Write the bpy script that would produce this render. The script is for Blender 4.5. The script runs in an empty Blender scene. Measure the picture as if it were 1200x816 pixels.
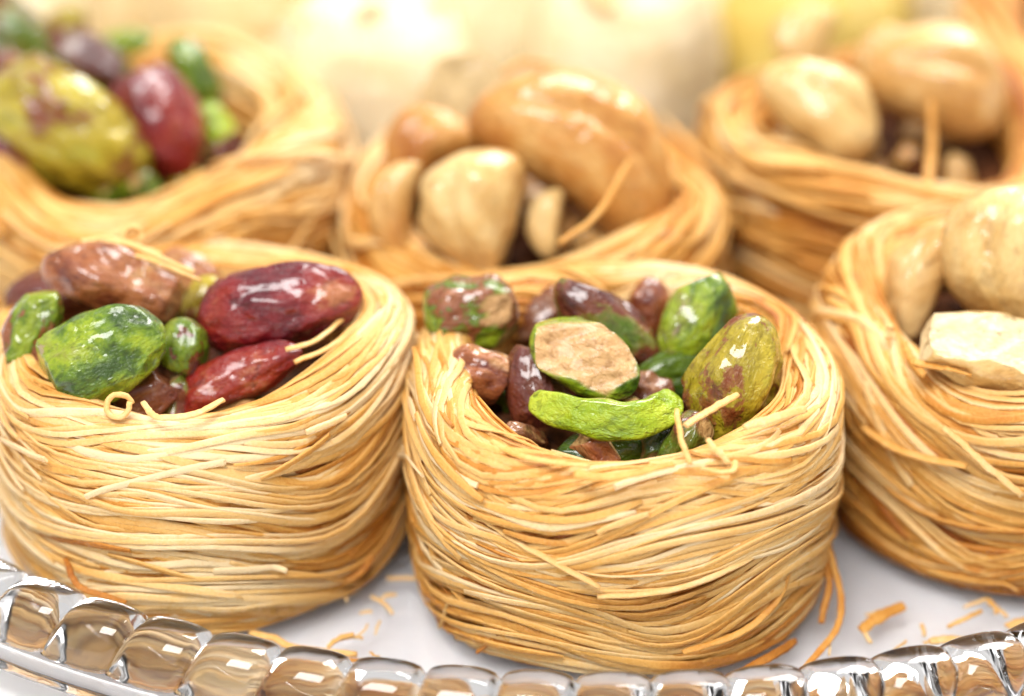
import bpy, math
import numpy as np

# ------------------------------------------------------------------ camera, light, exposure
CM = 0.01                                   # everything below is laid out in centimetres
sc = bpy.context.scene
col = sc.collection
ELEV, DIST, FPX = math.radians(32), 32.0, 107 * 32.0
RIGHT = np.array([1.0, 0, 0])
UP = np.array([0, math.sin(ELEV), math.cos(ELEV)])
BACK = np.array([0, -math.cos(ELEV), math.sin(ELEV)])
CAM = np.array([0, 0, 2.64]) + 0.16 * UP + DIST * BACK

cam_data = bpy.data.cameras.new("camera")
cam = bpy.data.objects.new("camera", cam_data)
col.objects.link(cam)
cam.location = CAM * CM
cam.rotation_euler = (math.pi / 2 - ELEV, 0, 0)
cam_data.sensor_width = 36
cam_data.lens = 36 * FPX / 1200
cam_data.clip_start, cam_data.clip_end = 0.01, 20
cam_data.dof.use_dof = True
cam_data.dof.focus_distance = (DIST - 1.0) * CM
cam_data.dof.aperture_fstop = 8.4
cam_data.dof.aperture_blades = 0
sc.camera = cam

world = bpy.data.worlds.new("World")
sc.world = world
world.use_nodes = True
bg = world.node_tree.nodes["Background"]
bg.inputs[0].default_value = (1.0, 0.975, 0.95, 1)
bg.inputs[1].default_value = 0.64


def area(name, loc, aim, sx, sy, power, colour):
    ld = bpy.data.lights.new(name, 'AREA')
    ld.shape = 'RECTANGLE'
    ld.size, ld.size_y = sx * CM, sy * CM
    ld.energy, ld.color = power, colour
    o = bpy.data.objects.new(name, ld)
    col.objects.link(o)
    o.location = np.array(loc) * CM
    from mathutils import Vector
    o.rotation_euler = (Vector(aim) - Vector(loc)).to_track_quat('-Z', 'Y').to_euler()


area("window_light", (24, 46, 52), (0, 3, 2), 36, 32, 6.8, (1.0, 0.97, 0.93))
area("soft_front_light", (-14, -30, 74), (0, 0, 0), 46, 34, 8.4, (1.0, 0.98, 0.96))

sc.view_settings.view_transform = 'Standard'
sc.view_settings.look = 'None'
sc.view_settings.exposure = 0.18
sc.view_settings.gamma = 1.0
sc.view_settings.use_curve_mapping = False
sc.render.engine = 'CYCLES'
sc.cycles.use_denoising = True
sc.cycles.max_bounces = 24
sc.cycles.transmission_bounces = 24
sc.cycles.diffuse_bounces = 5
sc.cycles.blur_glossy = 0.6
sc.cycles.sample_clamp_indirect = 25.0


# ------------------------------------------------------------------ helpers
def unp(px, py, z=None, y=None):
    """Point on the view ray of photo pixel (px, py), at height z or at depth y (cm)."""
    d = RIGHT * (px - 600) / FPX - UP * (py - 408) / FPX - BACK
    k = (z - CAM[2]) / d[2] if y is None else (y - CAM[1]) / d[1]
    return CAM + d * k


def px_cm(p):
    """centimetres covered by one photo pixel at point p"""
    return float(np.dot(CAM - p, BACK)) / FPX


def tag(o, label=None, cat=None, group=None, kind=None):
    for k, v in (("label", label), ("category", cat), ("group", group), ("kind", kind)):
        if v:
            o[k] = v
    return o


def mesh_quads(name, V, F, smooth=None, attrs=None):
    V = np.asarray(V, dtype=np.float32) * CM
    F = np.asarray(F, dtype=np.int32)
    me = bpy.data.meshes.new(name)
    me.vertices.add(len(V))
    me.vertices.foreach_set("co", V.ravel())
    me.loops.add(F.size)
    me.loops.foreach_set("vertex_index", F.ravel())
    me.polygons.add(len(F))
    me.polygons.foreach_set("loop_start", np.arange(0, F.size, F.shape[1], dtype=np.int32))
    me.update(calc_edges=True)
    me.polygons.foreach_set("use_smooth", np.ones(len(F), bool) if smooth is None else smooth)
    for k, a in (attrs or {}).items():
        at = me.attributes.new(k, 'FLOAT', 'POINT')
        at.data.foreach_set("value", np.asarray(a, dtype=np.float32))
    me.validate()
    return me


def obj(name, me, mat, parent=None, loc=None):
    o = bpy.data.objects.new(name, me)
    col.objects.link(o)
    if mat is not None and not me.materials:
        me.materials.append(mat)
    o.parent = parent
    if loc is not None:
        o.location = np.asarray(loc) * CM
    return o


def empty(name, loc):
    o = bpy.data.objects.new(name, None)
    col.objects.link(o)
    o.empty_display_size = 0.01
    o.location = np.asarray(loc) * CM
    return o


def unit(v):
    return v / np.maximum(np.linalg.norm(v, axis=-1, keepdims=True), 1e-9)


def grid_faces(nr, ns):
    i, j = np.meshgrid(np.arange(nr - 1), np.arange(ns), indexing='ij')
    j2 = (j + 1) % ns
    return np.stack([i * ns + j, i * ns + j2, (i + 1) * ns + j2, (i + 1) * ns + j], -1).reshape(-1, 4)


class Waves:
    """smooth pseudo-random field on (angle, height), periodic in the angle"""
    def __init__(self, rng, n=7, kmax=5, mmax=1.2):
        self.k = rng.integers(1, kmax + 1, n)
        self.m = rng.uniform(-mmax, mmax, n)
        self.p = rng.uniform(0, 6.28, n)
        self.a = rng.uniform(0.5, 1, n)
        self.a /= np.sqrt((self.a ** 2).sum() / 2)

    def __call__(self, th, s):
        th, s = np.asarray(th)[..., None], np.asarray(s)[..., None]
        return (self.a * np.sin(self.k * th + self.m * 2 * s + self.p)).sum(-1)


# ------------------------------------------------------------------ materials
class NT:
    def __init__(self, name):
        self.m = bpy.data.materials.new(name)
        self.m.use_nodes = True
        self.t = self.m.node_tree
        self.b = self.t.nodes["Principled BSDF"]

    def n(self, kind, **kw):
        nd = self.t.nodes.new(kind)
        for k, v in kw.items():
            if isinstance(v, tuple) and len(v) == 2 and hasattr(v[0], "links"):
                self.t.links.new(v[0], nd.inputs[v[1]])
            else:
                setattr(nd, k, v)
        return nd

    def link(self, a, b):
        self.t.links.new(a, b)

    def noise(self, vec, scale, detail=3, rough=0.55, w=None, dist=0.0):
        nd = self.t.nodes.new("ShaderNodeTexNoise")
        if w is not None:
            nd.noise_dimensions = '4D'
            nd.inputs["W"].default_value = w
        nd.inputs["Scale"].default_value = scale
        nd.inputs["Detail"].default_value = detail
        nd.inputs["Roughness"].default_value = rough
        nd.inputs["Distortion"].default_value = dist
        self.link(vec, nd.inputs["Vector"])
        return nd.outputs["Fac"]

    def ramp(self, fac, stops):
        nd = self.t.nodes.new("ShaderNodeValToRGB")
        cr = nd.color_ramp
        while len(cr.elements) < len(stops):
            cr.elements.new(0.5)
        for e, (p, c) in zip(cr.elements, stops):
            e.position = p
            e.color = (*c, 1) if len(c) == 3 else c
        self.link(fac, nd.inputs[0])
        return nd.outputs[0]

    def math(self, op, a, b=None, clamp=False):
        nd = self.t.nodes.new("ShaderNodeMath")
        nd.operation, nd.use_clamp = op, clamp
        for i, v in enumerate((a, b)):
            if v is None:
                continue
            if hasattr(v, "links"):
                self.link(v, nd.inputs[i])
            else:
                nd.inputs[i].default_value = v
        return nd.outputs[0]

    def mix(self, fac, a, b, mode='MIX'):
        nd = self.t.nodes.new("ShaderNodeMix")
        nd.data_type, nd.blend_type = 'RGBA', mode
        for v, i in ((fac, 0), (a, 6), (b, 7)):
            if hasattr(v, "links"):
                self.link(v, nd.inputs[i])
            else:
                nd.inputs[i].default_value = v if i == 0 else (*v, 1)
        return nd.outputs[2]

    def coords(self, scale=100.0, stretch=(1, 1, 1)):
        tc = self.t.nodes.new("ShaderNodeTexCoord")
        mp = self.t.nodes.new("ShaderNodeMapping")
        mp.inputs["Scale"].default_value = tuple(scale * s for s in stretch)
        self.link(tc.outputs["Object"], mp.inputs["Vector"])
        return mp.outputs[0]

    def bump(self, h, dist_cm, strength=1.0, prev=None):
        nd = self.t.nodes.new("ShaderNodeBump")
        nd.inputs["Distance"].default_value = dist_cm * CM
        nd.inputs["Strength"].default_value = strength
        self.link(h, nd.inputs["Height"])
        if prev is not None:
            self.link(prev, nd.inputs["Normal"])
        return nd.outputs[0]

    def set(self, **kw):
        for k, v in kw.items():
            k = k.replace("_", " ")
            s = self.b.inputs[k]
            if hasattr(v, "links"):
                self.link(v, s)
            else:
                s.default_value = (*v, 1) if isinstance(v, tuple) and len(v) == 3 and s.type == 'RGBA' else v


def strand_material(name, stops):
    k = NT(name)
    at = k.n("ShaderNodeAttribute", attribute_name="tone")
    v = k.coords()
    blot = k.noise(v, 1.6, 3)
    fine = k.noise(v, 26, 4, 0.7)
    f = k.math('ADD', at.outputs["Fac"], k.math('MULTIPLY', k.math('SUBTRACT', blot, 0.5), 0.40))
    f = k.math('ADD', f, k.math('MULTIPLY', k.math('SUBTRACT', fine, 0.5), 0.42), clamp=True)
    c = k.ramp(f, stops)
    wet = k.noise(v, 2.3, 3, 0.6, w=3.0)
    rough = k.math('ADD', k.math('MULTIPLY', k.ramp(wet, [(0.42, (1, 1, 1)), (0.62, (0, 0, 0))]), 0.30), 0.26)
    nrm = k.bump(fine, 0.016, 0.9)
    nrm = k.bump(k.noise(v, 70, 2, 0.6), 0.004, 0.6, nrm)
    k.set(Base_Color=c, Roughness=rough, Normal=nrm, Specular_IOR_Level=0.45)
    tr = k.n("ShaderNodeBsdfTranslucent")
    k.link(k.mix(1.0, c, (1.0, 0.86, 0.62), 'MULTIPLY'), tr.inputs["Color"])
    k.link(nrm, tr.inputs["Normal"])
    mx = k.n("ShaderNodeMixShader")
    mx.inputs[0].default_value = 0.25
    k.link(k.b.outputs[0], mx.inputs[1])
    k.link(tr.outputs[0], mx.inputs[2])
    k.link(mx.outputs[0], k.t.nodes["Material Output"].inputs["Surface"])
    return k.m


GOLD = [(0.0, (0.34, 0.09, 0.008)), (0.25, (0.61, 0.24, 0.030)), (0.5, (0.775, 0.42, 0.098)),
        (0.75, (0.85, 0.565, 0.22)), (1.0, (0.90, 0.71, 0.41))]
M_STRAND = strand_material("golden_pastry", GOLD)


def core_material():
    k = NT("toasted_inner_pastry")
    v = k.coords()
    k.set(Base_Color=k.ramp(k.noise(v, 3, 4), [(0.3, (0.34, 0.12, 0.02)), (0.7, (0.58, 0.28, 0.07))]), Roughness=0.35,
          Normal=k.bump(k.noise(v, 9, 3), 0.05))
    return k.m


M_CORE = core_material()


def shaded_filling_material():  # nest filling near black: shade between the nuts is put into its colour
    k = NT("filling_with_gap_shade")
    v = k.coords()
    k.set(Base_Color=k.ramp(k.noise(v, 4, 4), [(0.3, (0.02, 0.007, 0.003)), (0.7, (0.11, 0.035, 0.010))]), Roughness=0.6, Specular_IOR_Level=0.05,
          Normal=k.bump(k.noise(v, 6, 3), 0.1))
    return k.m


M_SHADED_FILL = shaded_filling_material()


def nut_material(name, stops, scale=1.6, seed=0.0, wrinkle=1.0, cut=None, rough=0.32, coat=1.0, sss=0.0, contrast=2.3, veins=0.55):
    k = NT(name)
    v = k.coords()
    vl = k.coords(stretch=(0.7, 1, 1))
    f = k.noise(vl, scale, 4, 0.6, w=seed, dist=0.4)
    fine = k.noise(vl, 14, 4, 0.65, w=seed + 5)
    f2 = k.math('ADD', f, k.math('MULTIPLY', k.math('SUBTRACT', fine, 0.5), 0.22))
    f2 = k.math('ADD', k.math('MULTIPLY', k.math('SUBTRACT', f2, 0.5), contrast), 0.5, clamp=True)
    c = k.ramp(f2, stops)
    vein = k.noise(k.coords(stretch=(0.45, 1, 1)), 8, 4, 0.6, w=seed + 4, dist=0.8)
    c = k.mix(k.math('MULTIPLY', k.ramp(vein, [(0.34, (1, 1, 1)), (0.46, (0, 0, 0))]), veins), c, tuple(x * 0.35 for x in stops[0][1]))
    if cut is not None:
        at = k.n("ShaderNodeAttribute", attribute_name="cut")
        cn = k.noise(v, 7, 4, 0.65, w=seed + 2)
        c = k.mix(at.outputs["Fac"], c, k.ramp(cn, [(0.32, tuple(x * y for x, y in zip(cut, (0.45, 0.38, 0.3)))), (0.44, tuple(x * 0.8 for x in cut)), (0.66, cut)]))
    wr = k.noise(vl, 6, 3, 0.6, w=seed + 1, dist=0.6)
    nrm = k.bump(wr, 0.09 * wrinkle, 0.9)
    nrm = k.bump(vein, 0.05 * wrinkle, 0.8, nrm)
    nrm = k.bump(fine, 0.012, 0.6, nrm)
    film = k.noise(v, 2.2, 3, 0.6, w=seed + 7)
    coat = k.math('MULTIPLY', k.ramp(film, [(0.34, (0.5, 0.5, 0.5)), (0.56, (1, 1, 1))]), coat)
    cb = k.bump(k.noise(v, 2.8, 1.5, 0.5, w=seed + 9, dist=0.4), 0.12, 0.8)
    cb = k.bump(vein, 0.007 * wrinkle, 0.6, cb)
    if cut is not None:
        coat = k.math('MULTIPLY', coat, k.math('SUBTRACT', 1.0, k.math('MULTIPLY', at.outputs["Fac"], 0.75)))
    k.set(Base_Color=c, Roughness=rough, Normal=nrm, Coat_Weight=coat, Coat_Roughness=0.035, Specular_IOR_Level=0.22, Coat_IOR=1.48, Coat_Normal=cb)
    k.b.inputs["Subsurface Weight"].default_value = sss
    k.b.inputs["Subsurface Radius"].default_value = (1.0, 0.7, 0.3)
    k.b.inputs["Subsurface Scale"].default_value = 0.08 * CM
    return k.m


def glass_material(wavy=0.5):
    k = NT("clear_glass")
    v = k.coords()
    k.set(Base_Color=(0.99, 0.99, 1.0), Roughness=0.015, IOR=1.5, Normal=k.bump(k.noise(v, 1.9, 2, 0.5), 0.02, wavy))
    k.b.inputs["Transmission Weight"].default_value = 1.0
    return k.m


M_GLASS = glass_material()


def table_material():
    k = NT("white_table")
    v = k.coords()
    k.set(Base_Color=k.ramp(k.noise(v, 0.6, 4), [(0.3, (0.91, 0.91, 0.92)), (0.7, (0.93, 0.93, 0.94))]), Roughness=0.45,
          Normal=k.bump(k.noise(v, 8, 3), 0.01, 0.4))
    return k.m


# ------------------------------------------------------------------ table and glass plate
TABLE_Z = -0.46
me = mesh_quads("table_top", [(-150, -150, TABLE_Z), (150, -150, TABLE_Z), (150, 150, TABLE_Z), (-150, 150, TABLE_Z)], [(0, 1, 2, 3)])
tag(obj("table_top", me, table_material()), kind="structure")

PX, PY, PR = 1.015, 9.0, 12.39
NB = 98
plate = empty("glass_plate", (PX, PY, TABLE_Z))
tag(plate, "clear glass serving plate with a beaded rim under the pastry nests", "plate")


def lathe(prof, n):
    prof = np.asarray(prof, float)
    a = np.linspace(0, 2 * math.pi, n, endpoint=False)
    V = np.stack([np.outer(np.cos(a), prof[:, 0]), np.outer(np.sin(a), prof[:, 0]), np.tile(prof[:, 1], (n, 1))], -1).reshape(-1, 3)
    m = len(prof)
    i, j = np.meshgrid(np.arange(n), np.arange(m), indexing='ij')
    i2, j2 = (i + 1) % n, (j + 1) % m
    F = np.stack([i * m + j, i2 * m + j, i2 * m + j2, i * m + j2], -1).reshape(-1, 4)
    return V, F


# the dish itself, a closed ring section plus a thick floor; heights are above the table
def dish_profile():
    zt = -TABLE_Z
    inner = [(0.02, zt), (6.0, zt), (8.6, zt), (8.72, zt + 0.025), (8.84, zt + 0.025), (8.96, zt), (10.6, zt), (11.3, zt + 0.03), (11.7, zt + 0.12), (11.9, zt + 0.17), (12.4, zt + 0.295), (12.60, zt + 0.33)]
    edge = [(12.66, zt + 0.33), (12.67, zt + 0.31)]
    under = [(12.6, zt + 0.27), (12.4, zt + 0.10), (12.15, zt - 0.15), (11.95, zt - 0.32), (11.8, 0.06), (11.6, 0.02), (6.0, 0.02), (0.02, 0.02)]
    out = []
    pts = inner + edge + under
    for (r0, z0), (r1, z1) in zip(pts[:-1], pts[1:]):
        k = max(1, int(math.hypot(r1 - r0, z1 - z0) / 0.12))
        out += [(r0 + (r1 - r0) * i / k, z0 + (z1 - z0) * i / k) for i in range(k)]
    return out + [pts[-1]]


V, F = lathe(dish_profile(), 220)
obj("dish", mesh_quads("dish", V, F[:, ::-1]), glass_material(0.03), plate)

qs = np.linspace(0, 2 * math.pi, 24, endpoint=False)
V, F = lathe(np.stack([12.93 + 0.15 * np.cos(qs), -TABLE_Z + 0.27 + 0.10 * np.sin(qs)], -1), 220)
obj("rim_lip", mesh_quads("rim_lip", V, F), M_GLASS, plate)


def bead_mesh(nu=14, nv=44):
    """one barrel of the rim; its open ends meet its neighbours exactly"""
    half = math.pi / NB
    Rb = PR
    V = []
    for i in range(nu + 1):
        t = -1 + 2 * i / nu
        k = math.sqrt(max(0.0, 1 - abs(t) ** 2.4))
        half_w, high = 0.415 + 0.105 * k, 0.475 + 0.135 * k
        for j in range(nv):
            q = 2 * math.pi * j / nv
            x = half_w * math.copysign(abs(math.cos(q)) ** 0.9, math.cos(q))
            lo = 0.35 + 0.20 * x                      # smooth underside that climbs outwards like the plate's rim
            zz = lo + (high * math.sin(q) if math.sin(q) > 0 else 0.035 * math.sin(q))
            a = t * half + 0.014 * math.sin(q)         # the joints lean a little
            rr = Rb + x
            V.append((rr * math.cos(a), rr * math.sin(a), zz - TABLE_Z))
    F = []
    for i in range(nu):
        for j in range(nv):
            j2 = (j + 1) % nv
            F.append((i * nv + j, i * nv + j2, (i + 1) * nv + j2, (i + 1) * nv + j))
    return mesh_quads("bead", V, np.array(F)[:, ::-1])


bm0 = bead_mesh()
bm0.materials.append(M_GLASS)
for i in range(NB):
    o = obj("bead", bm0, None, plate)
    o.rotation_euler.z = 2 * math.pi * (i + 0.35) / NB


# ------------------------------------------------------------------ pastry strands
def sweep(P, N, width, thick, roll, nsec):
    """ribbon with a rounded-rectangle section along P; N is the side it lies on. arrays over the n points"""
    n = len(P)
    T = unit(np.gradient(P, axis=0))
    B = unit(np.cross(T, N))
    N = np.cross(B, T)
    c, s = np.cos(roll)[:, None], np.sin(roll)[:, None]
    B2, N2 = c * B + s * N, c * N - s * B
    q = (np.arange(nsec) + 0.5) / nsec * 2 * math.pi
    cq, sq = np.cos(q), np.sin(q)
    cq, sq = np.sign(cq) * np.abs(cq) ** 0.7, np.sign(sq) * np.abs(sq) ** 0.7
    V = P[:, None] + B2[:, None] * (cq[None, :, None] * width[:, None, None] / 2) + N2[:, None] * (sq[None, :, None] * thick[:, None, None] / 2)
    return V.reshape(-1, 3)


_faces = {}


def strand_faces(n, m):
    if (n, m) not in _faces:
        i, j = np.meshgrid(np.arange(n - 1), np.arange(m), indexing='ij')
        j2 = (j + 1) % m
        F = np.stack([i * m + j, i * m + j2, (i + 1) * m + j2, (i + 1) * m + j], -1).reshape(-1, 4)
        cap = [(0, 1, 2, 7), (7, 2, 3, 6), (6, 3, 4, 5)] if m == 8 else [(0, 1, 2, 5), (5, 2, 3, 4)]
        cap = np.array(cap)
        F = np.concatenate([F, cap[:, ::-1], cap + (n - 1) * m])
        sm = np.ones(len(F), bool)
        sm[-2 * len(cap):] = False
        _faces[(n, m)] = (F, sm)
    return _faces[(n, m)]


EDGE = {m: np.abs(np.cos((np.arange(m) + 0.5) / m * 2 * math.pi)) - 0.6 for m in (6, 8)}     # ribbon edges take a paler tone
PROFILE = [(0.91, -0.00), (0.955, 0.02), (0.98, 0.16), (0.992, 0.40), (1.0, 0.62), (0.995, 0.82), (0.955, 0.95), (0.885, 1.0),
           (0.81, 0.965), (0.765, 0.88), (0.74, 0.72), (0.72, 0.56), (0.69, 0.44)]


class NestShape:
    def __init__(self, R, H, rng, profile=PROFILE, rim=0.06, lump=0.035, lean=(0, 0), inner=1.0):
        p = np.array(profile, float)
        p[8:, 0] *= inner
        p[7, 0] *= 0.5 + 0.5 * inner
        p = p * [R, H]
        # smooth the profile, then resample by arc length
        t = np.arange(len(p))
        tt = np.linspace(0, len(p) - 1, 160)
        pp = np.stack([np.interp(tt, t, p[:, 0]), np.interp(tt, t, p[:, 1])], -1)
        ker = np.hanning(15)
        ker /= ker.sum()
        pad = np.concatenate([np.repeat(pp[:1], 7, 0), pp, np.repeat(pp[-1:], 7, 0)])
        pp = np.stack([np.convolve(pad[:, k], ker, 'valid') for k in (0, 1)], -1)
        self.s = np.concatenate([[0], np.cumsum(np.linalg.norm(np.diff(pp, axis=0), axis=1))])
        self.p, self.L, self.R, self.H = pp, self.s[-1], R, H
        d = unit(np.gradient(pp, axis=0))
        self.nr = np.stack([d[:, 1], -d[:, 0]], -1)
        self.w1, self.w2 = Waves(rng, 6, 3, 0.1), Waves(rng, 7, 4, 0.6)
        self.rim, self.lump, self.lean = rim, lump, lean

    def __call__(self, th, s, d):
        s = np.clip(s, 0, self.L)
        r, z = np.interp(s, self.s, self.p[:, 0]), np.interp(s, self.s, self.p[:, 1])
        a, b = np.interp(s, self.s, self.nr[:, 0]), np.interp(s, self.s, self.nr[:, 1])
        k = np.clip(z / self.H, 0, 1) ** 2
        r = r * (1 + self.lump * self.w2(th, s * 0.4)) + a * d
        z = z + b * d + k * self.rim * self.H * self.w1(th, 0)
        x, y = r * np.cos(th), r * np.sin(th)
        z = z + k * (self.lean[0] * x + self.lean[1] * y)
        N = unit(np.stack([a * np.cos(th), a * np.sin(th), b], -1))
        return np.stack([x, y, np.maximum(z, 0.03)], -1), N

    def r_at(self, s):
        return np.interp(s, self.s, self.p[:, 0])


def nest(loc, R, H, seed, label, locks=170, parts=220, n=22, nsec=8, tone=(0.62, 0.17), width=0.105, toast=0.28, rim=0.05, lump=0.03,
         lean=(0, 0), slope=0.075, fray=22, loops=0.0, inner=0.91, twist=0.0, front_bias=0.0, mat=None, group="shredded pastry nests on the plate"):
    rng = np.random.default_rng(seed)
    mat = mat or M_STRAND
    sh = NestShape(R, H, rng, rim=rim, lump=lump, lean=lean, inner=inner)
    root = empty("pastry_nest", loc)
    tag(root, label, "pastry", group)
    # toasted core that closes the body below the strands
    th = np.linspace(0, 2 * math.pi, 64, endpoint=False)
    ss = np.linspace(0, sh.L, 40)
    TH, SS = np.meshgrid(th, ss, indexing='ij')
    P, _ = sh(TH, SS, np.full(TH.shape, -0.12))
    V = P.reshape(-1, 3)
    m = len(ss)
    i, j = np.meshgrid(np.arange(64), np.arange(m - 1), indexing='ij')
    i2 = (i + 1) % 64
    F = np.stack([i * m + j, i2 * m + j, i2 * m + j + 1, i * m + j + 1], -1).reshape(-1, 4)
    V = np.concatenate([V, [[0, 0, 0.34 * H]]])
    c = len(V) - 1
    F = np.concatenate([F, [(a * m + m - 1, ((a + 1) % 64) * m + m - 1, c, c) for a in range(64)]])
    tri = F[-64:, :3]
    me = bpy.data.meshes.new("core")
    me.from_pydata((V * CM).tolist(), [], [tuple(f) for f in F[:-64].tolist()] + [tuple(f) for f in tri.tolist()])
    me.polygons.foreach_set("use_smooth", np.ones(len(me.polygons), bool))
    obj("core", me, M_CORE, root)
    fr = np.linspace(1, 0.0, 9)
    fq = np.linspace(0, 2 * math.pi, 40, endpoint=False)
    fw = Waves(rng, 8, 6, 1.0)
    FR, FQ = np.meshgrid(fr, fq, indexing='ij')
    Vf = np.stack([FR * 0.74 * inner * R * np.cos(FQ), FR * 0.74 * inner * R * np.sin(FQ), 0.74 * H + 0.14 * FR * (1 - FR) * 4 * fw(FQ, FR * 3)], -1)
    obj("shaded_filling", mesh_quads("shaded_filling", Vf.reshape(-1, 3), grid_faces(9, 40)), M_SHADED_FILL, root)

    field, tonef = Waves(rng, 8, 4, 0.9), Waves(rng, 8, 5, 0.8)
    strands = []
    for q in range(locks + fray):
        frayed = q >= locks
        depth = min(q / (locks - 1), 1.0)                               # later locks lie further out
        th0 = 2 * math.pi * ((q * 0.7548776662 + 0.13) % 1) + rng.normal(0, 0.2)
        s0 = sh.L * (0.01 + 0.96 * ((q * 0.5698402910 + 0.31) % 1)) + rng.normal(0, 0.04)
        ltone = rng.normal(tone[0], tone[1] * 0.8)
        lslope = rng.normal(0, slope) + twist
        ll = rng.uniform(7.0, 14.0)
        cnt = int(rng.integers(3, 9))
        d_lock = -0.13 + 0.13 * depth + rng.normal(0, 0.018)
        spread = rng.uniform(0.5, 0.92)
        if frayed:
            s0 = sh.L * rng.choice([rng.uniform(0.40, 0.66), rng.uniform(0.02, 0.6)])
            lslope, ll, cnt, d_lock = rng.normal(0, 0.28), rng.uniform(0.5, 1.9), 1, rng.uniform(0.0, 0.05) + loops * rng.random()
            if loops:
                ll *= 2.2
            ltone += 0.08
        amp, ph = rng.normal(0, 0.035, 3), rng.uniform(0, 6.28, 3)
        for j in range(cnt):
            L = ll * rng.uniform(0.55, 1.1)
            w0 = width * rng.uniform(0.65, 1.25)
            u = np.linspace(-L / 2, L / 2, n) + rng.normal(0, 0.4)
            rr = sh.r_at(np.clip(s0, 0, sh.L)) + 0.05
            t = th0 + u / rr
            fan = rng.normal(0, 0.02)
            s = s0 + (j - cnt / 2) * width * spread + (lslope + fan) * u + 0.19 * (field(t, s0) - field(th0, s0))
            for aa, pp, kk in zip(amp, ph, (0.9, 1.7, 2.9)):
                s = s + aa * np.sin(kk * u + pp)
            s = s + rng.normal(0, 0.012) * np.sin(u * rng.uniform(3, 6) + rng.uniform(0, 6))
            over = np.maximum(s - sh.L * 0.985, 0) + np.minimum(s - 0.03, 0)
            s = s - over * 0.9
            d = d_lock + rng.normal(0, 0.014) + 0.02 * np.sin(u * rng.uniform(0.8, 2.0) + rng.uniform(0, 6))
            v01 = np.linspace(0, 1, n)
            for side in (0, 1):
                if rng.random() < 0.30:
                    e = np.clip((v01 if side else 1 - v01) - 0.8, 0, 1) / 0.2
                    d = d + e ** 2 * rng.uniform(0.01, 0.09) * (0.3 + depth)
            ends = np.minimum(np.linspace(0, 1, n), np.linspace(1, 0, n)) * L
            if not frayed and rng.random() < 0.68:           # most ends sink into the mat
                d = d - 0.09 * np.clip(1 - ends / 0.9, 0, 1) ** 1.5
            P, N = sh(t, s, d)
            w0 = w0 * (1 - (0.45 if not frayed else 0.25) * np.clip(1 - ends / 0.5, 0, 1) ** 2)
            wid = w0 * (1 + 0.10 * np.sin(u * rng.uniform(2, 5) + rng.uniform(0, 6)) + rng.normal(0, 0.045, n))
            thk = w0 * rng.uniform(0.30, 0.55) * (1 + rng.normal(0, 0.04, n))
            roll = rng.normal(0, 0.25) + 0.3 * np.sin(u * rng.uniform(0.3, 1.0) + rng.uniform(0, 6))
            Vs = sweep(P, N, wid, thk, roll, nsec)
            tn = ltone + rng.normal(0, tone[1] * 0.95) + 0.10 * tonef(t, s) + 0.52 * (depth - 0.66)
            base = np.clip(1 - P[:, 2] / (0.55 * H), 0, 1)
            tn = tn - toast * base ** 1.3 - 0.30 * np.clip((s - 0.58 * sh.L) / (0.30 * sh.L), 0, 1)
            strands.append((depth + rng.normal(0, 0.03), Vs, (tn[:, None] + EDGE[nsec][None] * 0.22).ravel(), float(np.mean(P[:, 1])), float(np.mean(s))))
    Fs, sm = strand_faces(n, nsec)
    # the outermost strands that face the viewer's half are separate pieces, the rest one mass
    score = [a[0] - 0.22 * a[3] / R - (0.5 if a[4] > 0.82 * sh.L else 0) for a in strands]
    order = np.argsort(score)[::-1]
    mass = order[parts:]
    for k in order[:parts]:
        _, Vs, tn, _, _ = strands[k]
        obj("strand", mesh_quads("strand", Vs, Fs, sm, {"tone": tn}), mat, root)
    nv = n * nsec
    V = np.concatenate([strands[k][1] for k in mass])
    T = np.concatenate([strands[k][2] for k in mass])
    F = (Fs[None] + (np.arange(len(mass)) * nv)[:, None, None]).reshape(-1, 4)
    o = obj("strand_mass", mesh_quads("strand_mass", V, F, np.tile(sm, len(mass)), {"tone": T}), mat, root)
    tag(o, kind="stuff")
    return root


def bezier_path(pts, n):
    """Catmull-Rom through the points"""
    p = np.asarray(pts, float)
    p = np.concatenate([[2 * p[0] - p[1]], p, [2 * p[-1] - p[-2]]])
    out = []
    segs = len(p) - 3
    for t in np.linspace(0, segs, n):
        i = min(int(t), segs - 1)
        f = t - i
        a, b, c, d = p[i:i + 4]
        out.append(0.5 * (2 * b + (c - a) * f + (2 * a - 5 * b + 4 * c - d) * f * f + (3 * b - a - 3 * c + d) * f ** 3))
    return np.array(out)


_rt = np.random.default_rng(77)


def loose(pts, width=0.10, thick=0.035, tone=0.7, roll=0.0, n=None, jit=0.03):
    """mesh of one free strand through world points (cm); returns (mesh, base point)"""
    n = n or max(12, 7 * len(pts))
    P = bezier_path(pts, n)
    base = P.mean(0)
    N = np.tile(BACK * 0.6 + np.array([0, 0, 0.8]), (n, 1))
    P = P + np.cumsum(_rt.normal(0, 0.0035, (n, 3)), 0)
    wid = 0.62 * width * (1 + _rt.normal(0, 0.06, n)) * (1 - 0.2 * np.abs(np.linspace(-1, 1, n)) ** 4)
    V = sweep(P - base, N, wid, np.full(n, thick), np.full(n, roll) + np.linspace(0, _rt.normal(0, 0.6), n), 8)
    Fs, sm = strand_faces(n, 8)
    return mesh_quads("strand", V, Fs, sm, {"tone": np.full(len(V), tone - 0.14) + np.repeat(_rt.normal(0, jit, n), 8)}), base


# ------------------------------------------------------------------ the nests
FRONT = (1.20, -0.05, 0)
LEFT = (-3.55, 0.85, 0)
RIGHTN = (6.10, 1.50, 0)
MIDC = (0.30, 4.45, 0)
BACKL = (-4.6, 5.5, 0)
BACKR = (4.8, 5.9, 0)
FARR = (8.6, 9.3, 0)

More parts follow.
